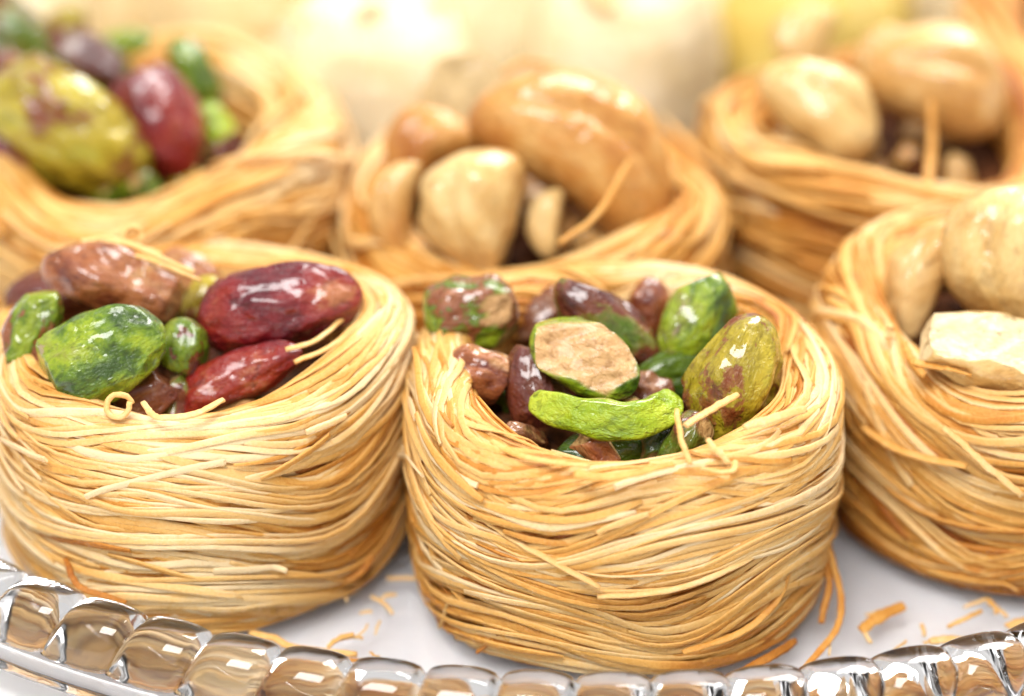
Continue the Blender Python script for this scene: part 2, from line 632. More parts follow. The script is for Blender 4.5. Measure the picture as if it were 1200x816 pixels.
n_front = nest(FRONT, 2.42, 2.74, 11, "golden pastry nest with chopped green pistachios, standing between a red-nut nest and a cashew nest",
               locks=185, parts=290, n=40, width=0.084, lean=(0, 0.07), rim=0.06, lump=0.035, tone=(0.60, 0.15), slope=0.085)
n_left = nest(LEFT, 2.45, 2.62, 23, "pale golden pastry nest holding a glossy crimson pistachio and a wrinkled green one",
              locks=180, parts=280, n=38, width=0.088, lean=(0.02, 0.02), rim=0.055, tone=(0.66, 0.14))
n_right = nest(RIGHTN, 2.55, 2.65, 37, "golden pastry nest with split pale cashews beside the beaded rim",
               locks=170, parts=250, n=36, width=0.094, tone=(0.44, 0.16), toast=0.34)
n_mid = nest(MIDC, 2.38, 2.42, 41, "golden pastry nest with one big browned cashew on top", lean=(0.07, 0.06),
             locks=120, parts=110, n=24, nsec=6, fray=30, loops=0.16, width=0.125, tone=(0.44, 0.15))
n_bl = nest(BACKL, 2.60, 2.75, 53, "golden pastry nest behind the red-nut nest, piled with olive and crimson pistachios", inner=0.80,
            locks=120, parts=110, n=24, nsec=6, fray=30, loops=0.16, width=0.125, tone=(0.56, 0.14))
n_br = nest(BACKR, 2.3, 2.65, 67, "deep golden pastry nest with two plump pale cashews, behind the split-cashew nest",
            locks=120, parts=110, n=24, nsec=6, fray=30, loops=0.16, width=0.13, tone=(0.38, 0.16))
n_far = nest(FARR, 2.4, 2.6, 71, "blurred golden pastry nest at the back of the plate",
             locks=80, parts=60, n=14, nsec=6, width=0.14, tone=(0.45, 0.14))


# ------------------------------------------------------------------ nuts
def basis(ang, tilt, roll):
    A, T, Q = map(math.radians, (ang, tilt, roll))
    ax = math.cos(T) * (math.cos(A) * RIGHT + math.sin(A) * UP) - math.sin(T) * BACK
    zc = BACK - np.dot(BACK, ax) * ax
    if np.linalg.norm(zc) < 0.05:
        zc = UP
    zc = unit(zc)
    yc = np.cross(zc, ax)
    zr, yr = math.cos(Q) * zc + math.sin(Q) * yc, math.cos(Q) * yc - math.sin(Q) * zc
    return np.stack([ax, yr, zr], 1)


def place(o, p, ang, tilt, roll):
    from mathutils import Matrix
    B = basis(ang, tilt, roll)
    M = Matrix.Identity(4)
    for i in range(3):
        for j in range(3):
            M[i][j] = B[i, j]
        M[i][3] = p[i] * CM
    o.matrix_world = M
    return o


def pistachio_mesh(L, W, T, seed, cut=None, chunk=False, bend=0.0, taper=0.10):
    """kernel along local X with long ridges and a seam; cut = height of a split face, chunk = broken ends"""
    rng = np.random.default_rng(seed)
    nr, ns = 64, 60
    x = -np.cos(np.linspace(0.0, math.pi, nr))
    prof = np.maximum(1 - np.abs(x) ** (3.6 if chunk else 2.35), 0) ** (0.5 if not chunk else 0.42)
    prof = prof * (1 - taper * x)
    q = np.linspace(0, 2 * math.pi, ns, endpoint=False)
    X, Q = np.meshgrid(x, q, indexing='ij')
    p1, p2, p3 = rng.uniform(0, 6.28, 3)
    fa = (Q + p3) % (math.pi / 3) - math.pi / 6
    R = prof[:, None] * (0.6 + 0.4 * math.cos(math.pi / 6) / np.cos(fa) * 1.06) * (1 + 0.055 * np.cos(3 * Q + p1 + 0.5 * X) + 0.035 * np.cos(5 * Q + p2 - 0.8 * X) + 0.02 * np.cos(8 * Q + p3 + 1.2 * X))
    lump = sum(rng.normal(0, 0.010 if not chunk else 0.03) * np.sin(rng.uniform(1, 4.5) * X * 2 + rng.integers(1, 4) * Q + rng.uniform(0, 6.28)) for _ in range(9))
    R = R * (1 + lump)
    # seam along one edge
    sq = (Q - 0.2 + math.pi) % (2 * math.pi) - math.pi
    R = R * (1 - 0.10 * np.exp(-(sq / 0.12) ** 2) * np.clip(1 - X ** 2, 0, 1))
    V = np.stack([X * L / 2, R * np.cos(Q) * W / 2, R * np.sin(Q) * T / 2], -1)
    # wrinkles running along the kernel and a few dents
    wrk = np.zeros(X.shape)
    for _ in range(14):
        kx, ky, kz = rng.normal(0, 2.6), rng.normal(0, 9), rng.normal(0, 9)
        wrk += np.sin(kx * V[..., 0] + ky * V[..., 1] + kz * V[..., 2] + rng.uniform(0, 6.28)) / 14 ** 0.5
    V = V * (1 + np.stack([0 * wrk, wrk, wrk], -1) * 0.05 - 0.03 * np.clip(np.abs(wrk[..., None]) < 0.18, 0, 1) * np.array([0, 1, 1]))
    for _ in range(5):                                   # narrow creases
        kx, ky, kz = rng.normal(0, 1.6), rng.normal(0, 4.5), rng.normal(0, 4.5)
        cr = np.exp(-(np.sin(kx * V[..., 0] + ky * V[..., 1] + kz * V[..., 2] + rng.uniform(0, 6.28)) / 0.22) ** 2)
        V = V * (1 - 0.055 * cr[..., None] * np.array([0, 1, 1]))
    for _ in range(0 if chunk else 5):                   # flattened sides
        nrm = unit(rng.normal(0, 1, 3) * [0.8, 1.0, 1.0])
        lim = 0.5 * math.sqrt((nrm[0] * L) ** 2 + (nrm[1] * W) ** 2 + (nrm[2] * T) ** 2) * rng.uniform(0.74, 0.9)
        ex = np.maximum(V @ nrm - lim, 0)
        V = V - 0.85 * ex[..., None] * nrm
    ca = np.zeros(X.shape)
    if cut is not None:
        h = cut * T / 2 + 0.03 * T * np.sin(V[..., 0] * 11 / L + 1) + 0.025 * T * np.sin(V[..., 1] * 9 / W + V[..., 0] * 5 / L) + 0.012 * T * np.sin(V[..., 0] * 31 / L - V[..., 1] * 19 / W)
        ca = np.clip((V[..., 2] - h) / (0.06 * T), 0, 1)
        V[..., 2] = np.minimum(V[..., 2], h)
    if chunk:                                            # broken planes
        for _ in range(6):
            nrm = unit(rng.normal(0, 1, 3) * [1.0, 0.7, 0.7])
            lim = 0.30 * abs(np.dot(np.abs(nrm), [L, W, T]))
            dd = V @ nrm
            ex = np.maximum(dd - lim, 0)
            ca = np.maximum(ca, np.clip(ex / 0.03, 0, 1))
            V = V - ex[..., None] * nrm
    if bend:
        V[..., 1] += bend * ((V[..., 0] / (L / 2)) ** 2 - 0.3)
    me = mesh_quads("kernel", V.reshape(-1, 3), grid_faces(nr, ns), None, {"cut": ca.ravel()})
    return me


def cashew_mesh(L, W, seed, arc=60, cut=None, flat=0.92, fat=0.10, seam=1.1):
    """kidney along local X, hollow side towards -Y"""
    rng = np.random.default_rng(seed)
    nr, ns = 56, 44
    x = -np.cos(np.linspace(0.0, math.pi, nr))
    prof = np.maximum(1 - np.abs(x) ** 2.5, 0) ** 0.5 * (1 + fat * x)
    q = np.linspace(0, 2 * math.pi, ns, endpoint=False)
    X, Q = np.meshgrid(x, q, indexing='ij')
    R = prof[:, None] * (1 + sum(rng.normal(0, 0.014) * np.sin(rng.uniform(1, 4) * X * 2 + rng.integers(1, 4) * Q + rng.uniform(0, 6.28)) for _ in range(9)))
    sq = (Q - seam + 0.35 * X + math.pi) % (2 * math.pi) - math.pi
    R = R * (1 - 0.26 * np.exp(-(sq / 0.13) ** 2) * np.clip(1 - X ** 2, 0, 1))
    sag = arc / 100.0 * 0.30 * L
    V = np.stack([X * L / 2, R * np.cos(Q) * W / 2, R * np.sin(Q) * W / 2 * flat], -1)
    V[..., 0] -= 0.0
    V[..., 1] *= (1 + 0.10 * np.cos(Q) * (1 - X ** 2))
    V[..., 1] -= sag * (X ** 2 - 0.35)
    wrk = np.zeros(X.shape)
    for _ in range(10):
        kx, ky, kz = rng.normal(0, 2.0), rng.normal(0, 5), rng.normal(0, 5)
        wrk += np.sin(kx * V[..., 0] + ky * V[..., 1] + kz * V[..., 2] + rng.uniform(0, 6.28)) / 10 ** 0.5
    V[..., 2] *= 1 + 0.02 * wrk
    for _ in range(4):
        nrm = unit(rng.normal(0, 1, 3) * [0.8, 1.0, 1.0])
        dd = V @ nrm
        lim = dd.max() * rng.uniform(0.72, 0.88)
        V = V - 0.35 * np.maximum(dd - lim, 0)[..., None] * nrm
    ca = np.zeros(X.shape)
    if cut is not None:
        h = cut * W / 2 + 0.015 * W * wrk
        ca = np.clip((V[..., 2] - h) / (0.05 * W), 0, 1)
        V[..., 2] = np.minimum(V[..., 2], h)
    return mesh_quads("kernel", V.reshape(-1, 3), grid_faces(nr, ns), None, {"cut": ca.ravel()})


GREEN, LIME, DARKG = (0.10, 0.17, 0.008), (0.24, 0.31, 0.012), (0.03, 0.065, 0.006)
OLIVE, YEL = (0.26, 0.20, 0.010), (0.40, 0.30, 0.02)
RED, WINE, PURP = (0.19, 0.008, 0.010), (0.09, 0.004, 0.010), (0.085, 0.014, 0.012)
PINK, BROWN, TAN = (0.40, 0.17, 0.11), (0.17, 0.042, 0.011), (0.58, 0.34, 0.15)

PAL = {
    "green": [(0.2, DARKG), (0.42, GREEN), (0.62, LIME), (0.80, (0.22, 0.24, 0.03)), (0.84, (0.30, 0.24, 0.12))],
    "lime": [(0.1, GREEN), (0.4, (0.22, 0.32, 0.008)), (0.8, (0.38, 0.45, 0.03))],
    "dark": [(0.3, DARKG), (0.7, GREEN)],
    "mixed": [(0.25, PURP), (0.44, BROWN), (0.47, GREEN), (0.8, LIME)],
    "plum": [(0.2, PURP), (0.50, (0.19, 0.05, 0.022)), (0.54, (0.20, 0.15, 0.03)), (0.8, GREEN)],
    "olive": [(0.2, BROWN), (0.33, (0.22, 0.09, 0.02)), (0.37, OLIVE), (0.6, YEL), (0.9, (0.34, 0.32, 0.03))],
    "crimson": [(0.2, WINE), (0.5, RED), (0.75, (0.26, 0.025, 0.012)), (0.95, (0.38, 0.13, 0.05))],
    "rosy": [(0.2, (0.13, 0.02, 0.012)), (0.42, (0.30, 0.085, 0.025)), (0.62, (0.42, 0.15, 0.055)), (0.85, (0.54, 0.28, 0.10))],
    "brown": [(0.2, (0.14, 0.03, 0.02)), (0.5, BROWN), (0.8, (0.36, 0.17, 0.08))],
    "pinkgreen": [(0.3, LIME), (0.44, GREEN), (0.52, (0.24, 0.07, 0.025)), (0.8, (0.42, 0.17, 0.075))],
}
_mul = {"green": 0.95, "lime": 1.05, "olive": 0.95, "crimson": 0.85}
PAL = {k: [(p, tuple(x * _mul.get(k, 0.75) for x in c)) for p, c in v] for k, v in PAL.items()}
CASH = {
    "brown": [(0.15, (0.33, 0.11, 0.018)), (0.5, (0.48, 0.22, 0.05)), (0.85, (0.60, 0.36, 0.12))],
    "tan": [(0.15, (0.42, 0.19, 0.045)), (0.5, (0.54, 0.31, 0.10)), (0.85, (0.62, 0.42, 0.18))],
    "pale": [(0.15, (0.46, 0.25, 0.07)), (0.5, (0.60, 0.40, 0.155)), (0.85, (0.66, 0.50, 0.24))],
}
_k = [0]


def pist(px, py, z, len_px, wid_px, ang, pal, label, tilt=0, roll=0, thick=0.85, group=None, **kw):
    _k[0] += 1
    p = unp(px, py, z)
    s = px_cm(p)
    L, W = len_px * s * 1.04, wid_px * s * 1.08
    cutc = TAN if ("cut" in kw or kw.get("chunk")) else None
    me = pistachio_mesh(L, W, W * thick, 300 + _k[0], **kw)
    o = obj("pistachio", me, nut_material("pistachio_" + pal, PAL[pal], seed=_k[0] * 3.7, cut=cutc))
    place(o, p, ang, tilt, roll)
    return tag(o, label, "nut", group)


def cashew(px, py, z, len_px, wid_px, ang, pal, label, tilt=0, roll=0, group=None, **kw):
    _k[0] += 1
    p = unp(px, py, z)
    s = px_cm(p)
    me = cashew_mesh(len_px * s, wid_px * s, 500 + _k[0], **kw)
    o = obj("cashew", me, nut_material("cashew_" + pal, CASH[pal], scale=1.1, seed=_k[0] * 2.9, wrinkle=0.6, cut=(0.58, 0.43, 0.21), coat=0.7, rough=0.4, sss=0.15, contrast=2.3, veins=0.35))
    place(o, p, ang, tilt, roll)
    return tag(o, label, "nut", group)


def sliver(pts, z, pal, label, group):
    """bent, tapering kernel piece; (px, py, radius px) along its middle"""
    _k[0] += 1
    P = np.array([unp(x, y, z) for x, y, _ in pts])
    r = np.array([q[2] for q in pts]) * px_cm(P[0])
    n, m = 40, 24
    C = bezier_path(P, n)
    rr = np.interp(np.linspace(0, len(pts) - 1, n), np.arange(len(pts)), r)
    rr = np.convolve(np.pad(rr, 2, mode='edge'), np.ones(5) / 5, 'valid')
    rr = rr * (1 + 0.06 * np.sin(np.linspace(0, 17, n)) + 0.04 * np.sin(np.linspace(1, 31, n)))
    rr[:2] *= [0.05, 0.75]
    rr[-2:] *= [0.75, 0.05]
    rng = np.random.default_rng(5)
    T = unit(np.gradient(C, axis=0))
    B = unit(np.cross(T, np.tile(BACK, (n, 1))))
    N = np.cross(B, T)
    q = np.linspace(0, 2 * math.pi, m, endpoint=False)
    k = 1 + 0.09 * np.cos(3 * q + 1)[None] - 0.12 * np.exp(-((q - 1.9) / 0.22) ** 2)[None] + 0.03 * np.sin(np.linspace(0, 9, n)[:, None] + 2 * q[None])
    V = C[:, None] + B[:, None] * (rr[:, None] * k * np.cos(q))[..., None] + N[:, None] * (rr[:, None] * k * np.minimum(np.sin(q), 0.35) * 0.9)[..., None]
    base = C.mean(0)
    me = mesh_quads("kernel", (V - base).reshape(-1, 3), grid_faces(n, m)[:, ::-1], None, {"cut": np.zeros(n * m)})
    o = obj("pistachio", me, nut_material("pistachio_" + pal, PAL[pal], seed=_k[0] * 3.7), None, base)
    return tag(o, label, "nut", group)


GF, GL, GB = "pistachios in the green pistachio nest", "pistachios in the crimson pistachio nest", "pistachios in the olive pistachio nest"
# front nest
pist(552, 366, 2.75, 108, 84, 8, "pinkgreen", "broken pink and green pistachio chunk perched on the nest's rim", chunk=True, thick=0.9, group=GF)
pist(563, 441, 2.52, 84, 62, -12, "rosy", "small pinkish tan pistachio chunk under the broken rim chunk", chunk=True, group=GF)
pist(716, 381, 2.72, 158, 64, -40, "plum", "long plum and green pistachio leaning behind the halved one", tilt=8, group=GF)
pist(686, 419, 2.86, 136, 84, -32, "green", "halved pistachio showing its rough tan cut face", cut=0.30, roll=14, tilt=-8, group=GF)
sliver([(621, 466, 11), (648, 478, 20), (695, 489, 23), (740, 493, 24), (776, 480, 21), (790, 460, 14)], 2.66, "lime",
       "bright lime green curled pistachio sliver along the nest's front", GF)
pist(625, 462, 2.38, 122, 62, 100, "brown", "reddish brown pistachio standing behind the lime half", group=GF)
pist(758, 361, 2.50, 70, 52, 80, "rosy", "small rosy pistachio tip deep between two green ones", group=GF)
pist(815, 374, 2.72, 118, 80, 66, "green", "upright green pistachio with white glints by the back rim", tilt=6, group=GF)
pist(858, 452, 2.66, 172, 106, 69, "olive", "large olive pistachio with brown base, resting on strand ends", tilt=-4, group=GF)
pist(786, 438, 2.25, 92, 62, 30, "dark", "dark green pistachio down in the gap beneath the halved one", group=GF)
pist(630, 372, 2.30, 90, 60, 40, "brown", "brown pistachio half hidden behind the broken rim chunk", group=GF)
pist(700, 532, 2.10, 110, 60, 5, "dark", "dark green pistachio at the bottom under the lime half", group=GF)
# left nest
pist(327, 360, 2.92, 192, 98, 9, "crimson", "glossy crimson pistachio with white reflections on the rim", roll=20, group=GL)
pist(138, 334, 2.95, 178, 78, -17, "rosy", "long rosy brown pistachio under loose pastry threads", group=GL)
pist(118, 420, 2.85, 162, 106, 24, "green", "wrinkled green pistachio lying at the front of the crimson nut nest", taper=0.08, group=GL)
pist(36, 392, 2.8, 116, 60, 66, "pinkgreen", "green and pink pistachio beside the wrinkled green one", group=GL)
pist(215, 408, 2.72, 70, 60, 95, "mixed", "stubby green and brown pistachio wedged beside the crimson one", group=GL)
pist(278, 444, 2.48, 160, 60, 24, "crimson", "dark red pistachio sunk beneath the glossy crimson one", group=GL)
pist(238, 352, 2.5, 62, 48, 60, "olive", "small olive pistachio between the crimson and rosy ones", group=GL)
pist(222, 322, 2.6, 80, 50, -20, "rosy", "pinkish pistachio half hidden behind the rosy brown one", group=GL)
pist(172, 466, 2.35, 80, 60, 30, "brown", "dark brown pistachio under the wrinkled green one", group=GL)
pist(60, 350, 2.35, 110, 70, 10, "brown", "brown pistachio low behind the pink and green one", group=GL)
# back left nest
pist(82, 150, 2.95, 205, 128, -29, "olive", "large olive yellow pistachio on top of the back nest", group=GB)
pist(187, 143, 2.9, 148, 96, -64, "crimson", "deep crimson pistachio beside the large olive yellow one", group=GB)
pist(16, 34, 2.9, 110, 70, -50, "plum", "purple brown pistachio at the back of the olive nut nest", group=GB)
pist(105, 72, 2.85, 125, 58, -22, "mixed", "green and brown pistachio behind the large olive one", group=GB)
pist(0, 88, 2.85, 70, 60, 20, "rosy", "rosy pistachio beside the purple brown one", group=GB)
pist(14, 186, 2.6, 110, 58, -15, "crimson", "dark red pistachio under the large olive one", group=GB)
pist(226, 86, 2.75, 90, 48, -60, "green", "green pistachio sliver behind the deep crimson one", group=GB)
pist(252, 146, 2.7, 62, 34, -55, "lime", "thin lime pistachio sliver at the olive nest's rim", group=GB)
pist(150, 56, 2.75, 70, 44, 10, "green", "small green pistachio bit at the back of the olive nut nest", group=GB)
pist(72, 36, 2.75, 70, 44, 40, "olive", "small olive pistachio bit next to the purple brown one", group=GB)
def fragments(c, R, z, n, pals, label, group, seed, cash=False):
    rng = np.random.default_rng(seed)
    for i in range(n):
        a, r = 2.4 * i + rng.normal(0, 0.3), R * math.sqrt((i + 0.7) / n) * 0.98
        p = np.array([c[0] + r * math.cos(a), c[1] + r * math.sin(a), z + rng.normal(0, 0.05)])
        pal = pals[i % len(pals)]
        L, W = rng.uniform(0.55, 0.95), rng.uniform(0.38, 0.55)
        me = pistachio_mesh(L, W, W * 0.85, int(rng.integers(1e6)), chunk=True)
        o = obj("nut_fragment", me, nut_material("fragment_" + pal, (CASH if cash else PAL)[pal], seed=i * 1.7, cut=(0.45, 0.27, 0.10), coat=0.8))
        place(o, p, rng.uniform(0, 360), rng.normal(0, 25), rng.uniform(0, 360))
        tag(o, "small " + {"dark": "dark green"}.get(pal, pal) + " " + label, "nut", group)


fragments(FRONT, 1.45, 2.20, 14, ["brown", "dark", "plum", "rosy"], "chopped pistachio fragment deep among the green pistachios", GF, 1)
fragments(LEFT, 1.42, 2.15, 13, ["brown", "dark", "rosy", "plum"], "chopped pistachio fragment deep in the crimson pistachio nest", GL, 2)
fragments(BACKL, 1.3, 2.3, 13, ["brown", "olive", "plum", "green"], "chopped pistachio fragment deep in the olive pistachio nest", GB, 3)
# cashews
GC = "cashews in the nests"
cashew(682, 184, 2.95, 275, 150, -40, "brown", "big browned glossy cashew arching over the other cashews", arc=55, roll=0, tilt=4, fat=-0.16, group=GC)
cashew(560, 246, 2.75, 150, 118, 78, "pale", "pale smooth cashew standing under the big browned one", arc=50, group=GC)
cashew(467, 246, 2.55, 130, 52, 86, "tan", "slim upright cashew at the nest's edge beside the pale smooth one", arc=60, group=GC)
cashew(500, 178, 2.6, 120, 84, 40, "brown", "browned cashew tucked behind the slim upright one", arc=80, group=GC)
cashew(641, 262, 2.5, 84, 40, 84, "pale", "small pale cashew sliver below the big browned one", arc=40, group=GC)
cashew(540, 112, 2.95, 112, 80, 60, "pale", "pale cashew half leaning behind the big browned one", arc=60, cut=0.2, group=GC)
cashew(960, 132, 2.95, 158, 104, -44, "pale", "plump pale cashew with a long groove in the deep golden nest", arc=25, group=GC)
cashew(1097, 98, 2.95, 178, 126, -24, "tan", "wide tan cashew over a dark hollow in the deep golden nest", arc=30, roll=-10, group=GC)
cashew(945, 52, 2.9, 100, 66, 80, "pale", "pale cashew tip behind the plump grooved one", arc=50, group=GC)
cashew(1028, 64, 2.8, 90, 36, 55, "pale", "thin cashew sliver between the two plump cashews", arc=50, group=GC)
cashew(1192, 304, 3.0, 190, 152, 70, "pale", "large rounded pale cashew in the split-cashew nest", arc=60, group=GC)
cashew(1086, 322, 2.65, 158, 70, 62, "tan", "tan cashew leaning on the inner wall of its nest", arc=50, group=GC)
_k[0] += 1
p3 = unp(1152, 402, 2.85)
me3 = pistachio_mesh(175 * px_cm(p3), 105 * px_cm(p3), 100 * px_cm(p3), 913, cut=0.15, chunk=True, taper=-0.25)
split = obj("cashew", me3, nut_material("cashew_split", CASH["pale"], scale=1.1, seed=4.4, wrinkle=0.6, cut=(0.66, 0.52, 0.29), coat=0.5, rough=0.4, contrast=2.0, veins=0.3))
place(split, p3, -7, 0, 46)
tag(split, "split cashew piece with its pale flat face up on the nest's rim", "nut", GC)

fragments(MIDC, 1.35, 1.95, 11, ["brown", "tan"], "chopped cashew fragment low in the big cashew's nest", GC, 4, True)
fragments(BACKR, 1.3, 2.0, 10, ["brown", "tan"], "chopped cashew fragment low in the deep golden nest", GC, 5, True)
fragments(RIGHTN, 1.45, 2.05, 11, ["brown", "tan"], "chopped cashew fragment low in the split-cashew nest", GC, 6, True)


# ------------------------------------------------------------------ pale sweets behind
def cream_material(name, a, b, c):
    k = NT(name)
    v = k.coords()
    f = k.noise(v, 1.1, 4, 0.6)
    k.set(Base_Color=k.ramp(f, [(0.3, a), (0.55, b), (0.75, c)]), Roughness=0.5, Normal=k.bump(k.noise(v, 5, 4), 0.08))
    k.b.inputs["Subsurface Weight"].default_value = 0.3
    k.b.inputs["Subsurface Radius"].default_value = (1, 0.8, 0.5)
    k.b.inputs["Subsurface Scale"].default_value = 0.15 * CM
    return k.m


M_CREAM = cream_material("cream_sweet", (0.66, 0.52, 0.27), (0.76, 0.66, 0.44), (0.81, 0.73, 0.53))
M_BEIGE = cream_material("beige_sweet", (0.52, 0.36, 0.15), (0.62, 0.46, 0.23), (0.68, 0.55, 0.32))
M_YELLOW = cream_material("yellow_sweet", (0.50, 0.36, 0.06), (0.62, 0.48, 0.13), (0.70, 0.58, 0.22))
M_TOP = cream_material("toasted_topping", (0.56, 0.34, 0.12), (0.66, 0.46, 0.20), (0.74, 0.58, 0.32))


def sweet(x, y, R, H, mat, label, seed, bits=5):
    rng = np.random.default_rng(seed)
    root = empty("cream_sweet", (x, y, 0))
    tag(root, label, "sweet", "pale sweets at the back of the plate")
    prof = np.array([(0.78, 0.0), (0.94, 0.06), (1.0, 0.3), (0.97, 0.5), (0.88, 0.70), (0.74, 0.84), (0.5, 0.95), (0.22, 1.0), (0.0, 1.0)]) * [R, H]
    nr, ns = 40, 48
    t = np.linspace(0, len(prof) - 1, nr)
    r, z = np.interp(t, np.arange(len(prof)), prof[:, 0]), np.interp(t, np.arange(len(prof)), prof[:, 1])
    q = np.linspace(0, 2 * math.pi, ns, endpoint=False)
    w = Waves(rng, 9, 6, 0.7)
    k = 1 + 0.09 * w(np.tile(q, (nr, 1)), np.tile(z[:, None], (1, ns)))
    V = np.stack([r[:, None] * k * np.cos(q), r[:, None] * k * np.sin(q), z[:, None] * (1 + 0.3 * (k - 1))], -1)
    obj("body", mesh_quads("body", V.reshape(-1, 3), grid_faces(nr, ns)), mat, root)
    for _ in range(bits + 4):
        a, rr = rng.uniform(0, 6.28), R * math.sqrt(rng.uniform(0, 0.45))
        o = obj("nut_flake", pistachio_mesh(rng.uniform(0.5, 0.9), rng.uniform(0.3, 0.5), 0.25, int(rng.integers(1e6)), chunk=True), M_TOP if _ < bits else mat, root, (rr * math.cos(a), rr * math.sin(a), H * (1.0 - 0.25 * (rr / R) ** 2)))
        o.rotation_euler = (rng.normal(0, 0.3), rng.normal(0, 0.3), rng.uniform(0, 6.28))
    return root


sweet(-1.95, 9.0, 1.55, 2.9, M_CREAM, "cream white rounded sweet just behind the big browned cashew", 1, 1)
sweet(1.55, 10.3, 1.45, 2.9, M_CREAM, "cream sweet between the cashew nests, half hidden by the big cashew", 2, 2)
sweet(-0.3, 12.2, 1.5, 2.9, M_CREAM, "cream sweet sprinkled with toasted flakes behind the cashew nest", 3, 5)
sweet(-4.3, 11.2, 1.75, 2.8, M_BEIGE, "beige rounded sweet behind the crimson back nuts", 4, 0)
sweet(-7.6, 11.4, 1.7, 2.9, M_CREAM, "whitish sweet behind the purple brown pistachio", 5, 0)
sweet(2.9, 13.6, 1.6, 2.7, M_CREAM, "pale sweet in the farthest row beside the yellow one", 6, 2)
sweet(4.4, 11.5, 1.5, 2.4, M_YELLOW, "soft yellow sweet behind the deep golden nest", 7, 0)
sweet(6.6, 13.6, 1.7, 2.8, M_CREAM, "pale yellowish sweet behind the far golden nest", 8, 0)
sweet(-2.9, 14.6, 1.7, 2.8, M_CREAM, "cream sweet in the farthest row behind the beige one", 9, 2)


# ------------------------------------------------------------------ loose threads, ends and crumbs
def bit(pts, label, group, parent=None, **kw):
    me, base = loose(pts, **kw)
    if parent is not None:
        return obj("strand", me, M_STRAND, parent, base - np.array(parent.location) / CM)
    o = obj("pastry_thread", me, M_STRAND, None, base)
    return tag(o, label, "thread", group)


def U(*a, y=None):
    """list of (px, py, z) -> world points"""
    return [unp(p[0], p[1], z=p[2]) for p in a]


# strand ends that stand off the front nest
for pts, kw in [
    (U((803, 500, 2.95), (835, 480, 3.0), (868, 462, 3.02)), dict(width=0.13, tone=0.85)),
    (U((872, 500, 2.95), (905, 490, 2.98), (945, 478, 2.95)), dict(width=0.16, tone=0.9)),
    (U((793, 480, 3.0), (798, 515, 2.9), (808, 545, 2.75)), dict(width=0.10, tone=0.75)),
    (U((828, 515, 2.85), (842, 530, 2.8), (858, 545, 2.72)), dict(width=0.11, tone=0.9)),
    (U((862, 540, 2.72), (850, 552, 2.7), (815, 548, 2.72)), dict(width=0.11, tone=0.85)),
    (U((672, 556, 2.72), (720, 560, 2.72), (790, 545, 2.75)), dict(width=0.17, tone=0.6)),
    (U((560, 505, 2.72), (610, 535, 2.72), (690, 548, 2.72)), dict(width=0.13, tone=0.7)),
]:
    bit(pts, None, None, n_front, **kw)


def on_front(px, py, R=2.42, c=FRONT, lift=0.03):
    """point where the ray of a pixel meets the outer wall of a nest"""
    d = unit(RIGHT * (px - 600) / FPX - UP * (py - 408) / FPX - BACK)
    o = CAM - np.array(c)
    A, B, C = d[0] ** 2 + d[1] ** 2, o[0] * d[0] + o[1] * d[1], o[0] ** 2 + o[1] ** 2 - (R + lift) ** 2
    disc = B * B - A * C
    k = (-B - math.sqrt(disc)) / A if disc > 0 else -B / A
    return CAM + d * k


for pts, kw in [
    ([(520, 560), (575, 612), (640, 655), (700, 690)], dict(width=0.13, tone=0.85)),
    ([(500, 560), (510, 650), (545, 705), (600, 752)], dict(width=0.15, tone=0.6)),
    ([(700, 700), (790, 690), (880, 655), (935, 600)], dict(width=0.10, tone=0.9)),
    ([(560, 765), (575, 752), (588, 738)], dict(width=0.10, tone=0.3)),
    ([(515, 735), (522, 715), (528, 700)], dict(width=0.09, tone=0.8)),
    ([(800, 765), (870, 740), (910, 700), (925, 660)], dict(width=0.13, tone=0.55)),
]:
    bit([on_front(x, y, 2.36) for x, y in pts], None, None, n_front, **kw)

for pts, kw in [
    ([(1105, 500), (1150, 540), (1198, 580)], dict(width=0.13, tone=0.9)),
    ([(1010, 500), (1060, 530), (1130, 545)], dict(width=0.16, tone=0.65)),
]:
    bit([on_front(x, y, 2.52, RIGHTN, 0.08) for x, y in pts], None, None, n_right, **kw)

# threads across the nuts of the left nest
for pts, kw in [
    (U((100, 286, 3.3), (150, 288, 3.3), (230, 322, 3.2)), dict(width=0.09, tone=0.85)),
    (U((105, 296, 3.28), (165, 302, 3.3), (235, 332, 3.15)), dict(width=0.08, tone=0.8)),
    (U((95, 282, 3.28), (130, 280, 3.3), (190, 300, 3.25)), dict(width=0.09, tone=0.9)),
    (U((335, 410, 2.85), (375, 395, 2.9), (425, 350, 2.9)), dict(width=0.10, tone=0.85)),
    (U((345, 425, 2.82), (390, 402, 2.86), (432, 362, 2.86)), dict(width=0.11, tone=0.8)),
    (U((168, 472, 2.75), (185, 490, 2.78), (225, 488, 2.78), (260, 470, 2.75)), dict(width=0.12, tone=0.9)),
]:
    bit(pts, None, None, n_left, **kw)


def curl(px, py, z, r_px, label, parent):
    p = unp(px, py, z)
    r = r_px * px_cm(p)
    a = np.linspace(0.3, 6.5, 9)
    pts = [p + RIGHT * r * math.cos(t) + UP * r * math.sin(t) + BACK * 0.02 * t for t in a]
    me, base = loose(pts, width=0.10, thick=0.06, tone=0.85, n=26)
    o = obj("strand", me, M_STRAND, parent, base - np.array(parent.location) / CM)
    return o


curl(142, 478, 2.72, 15, None, n_left)
curl(156, 279, 3.25, 12, None, n_left)

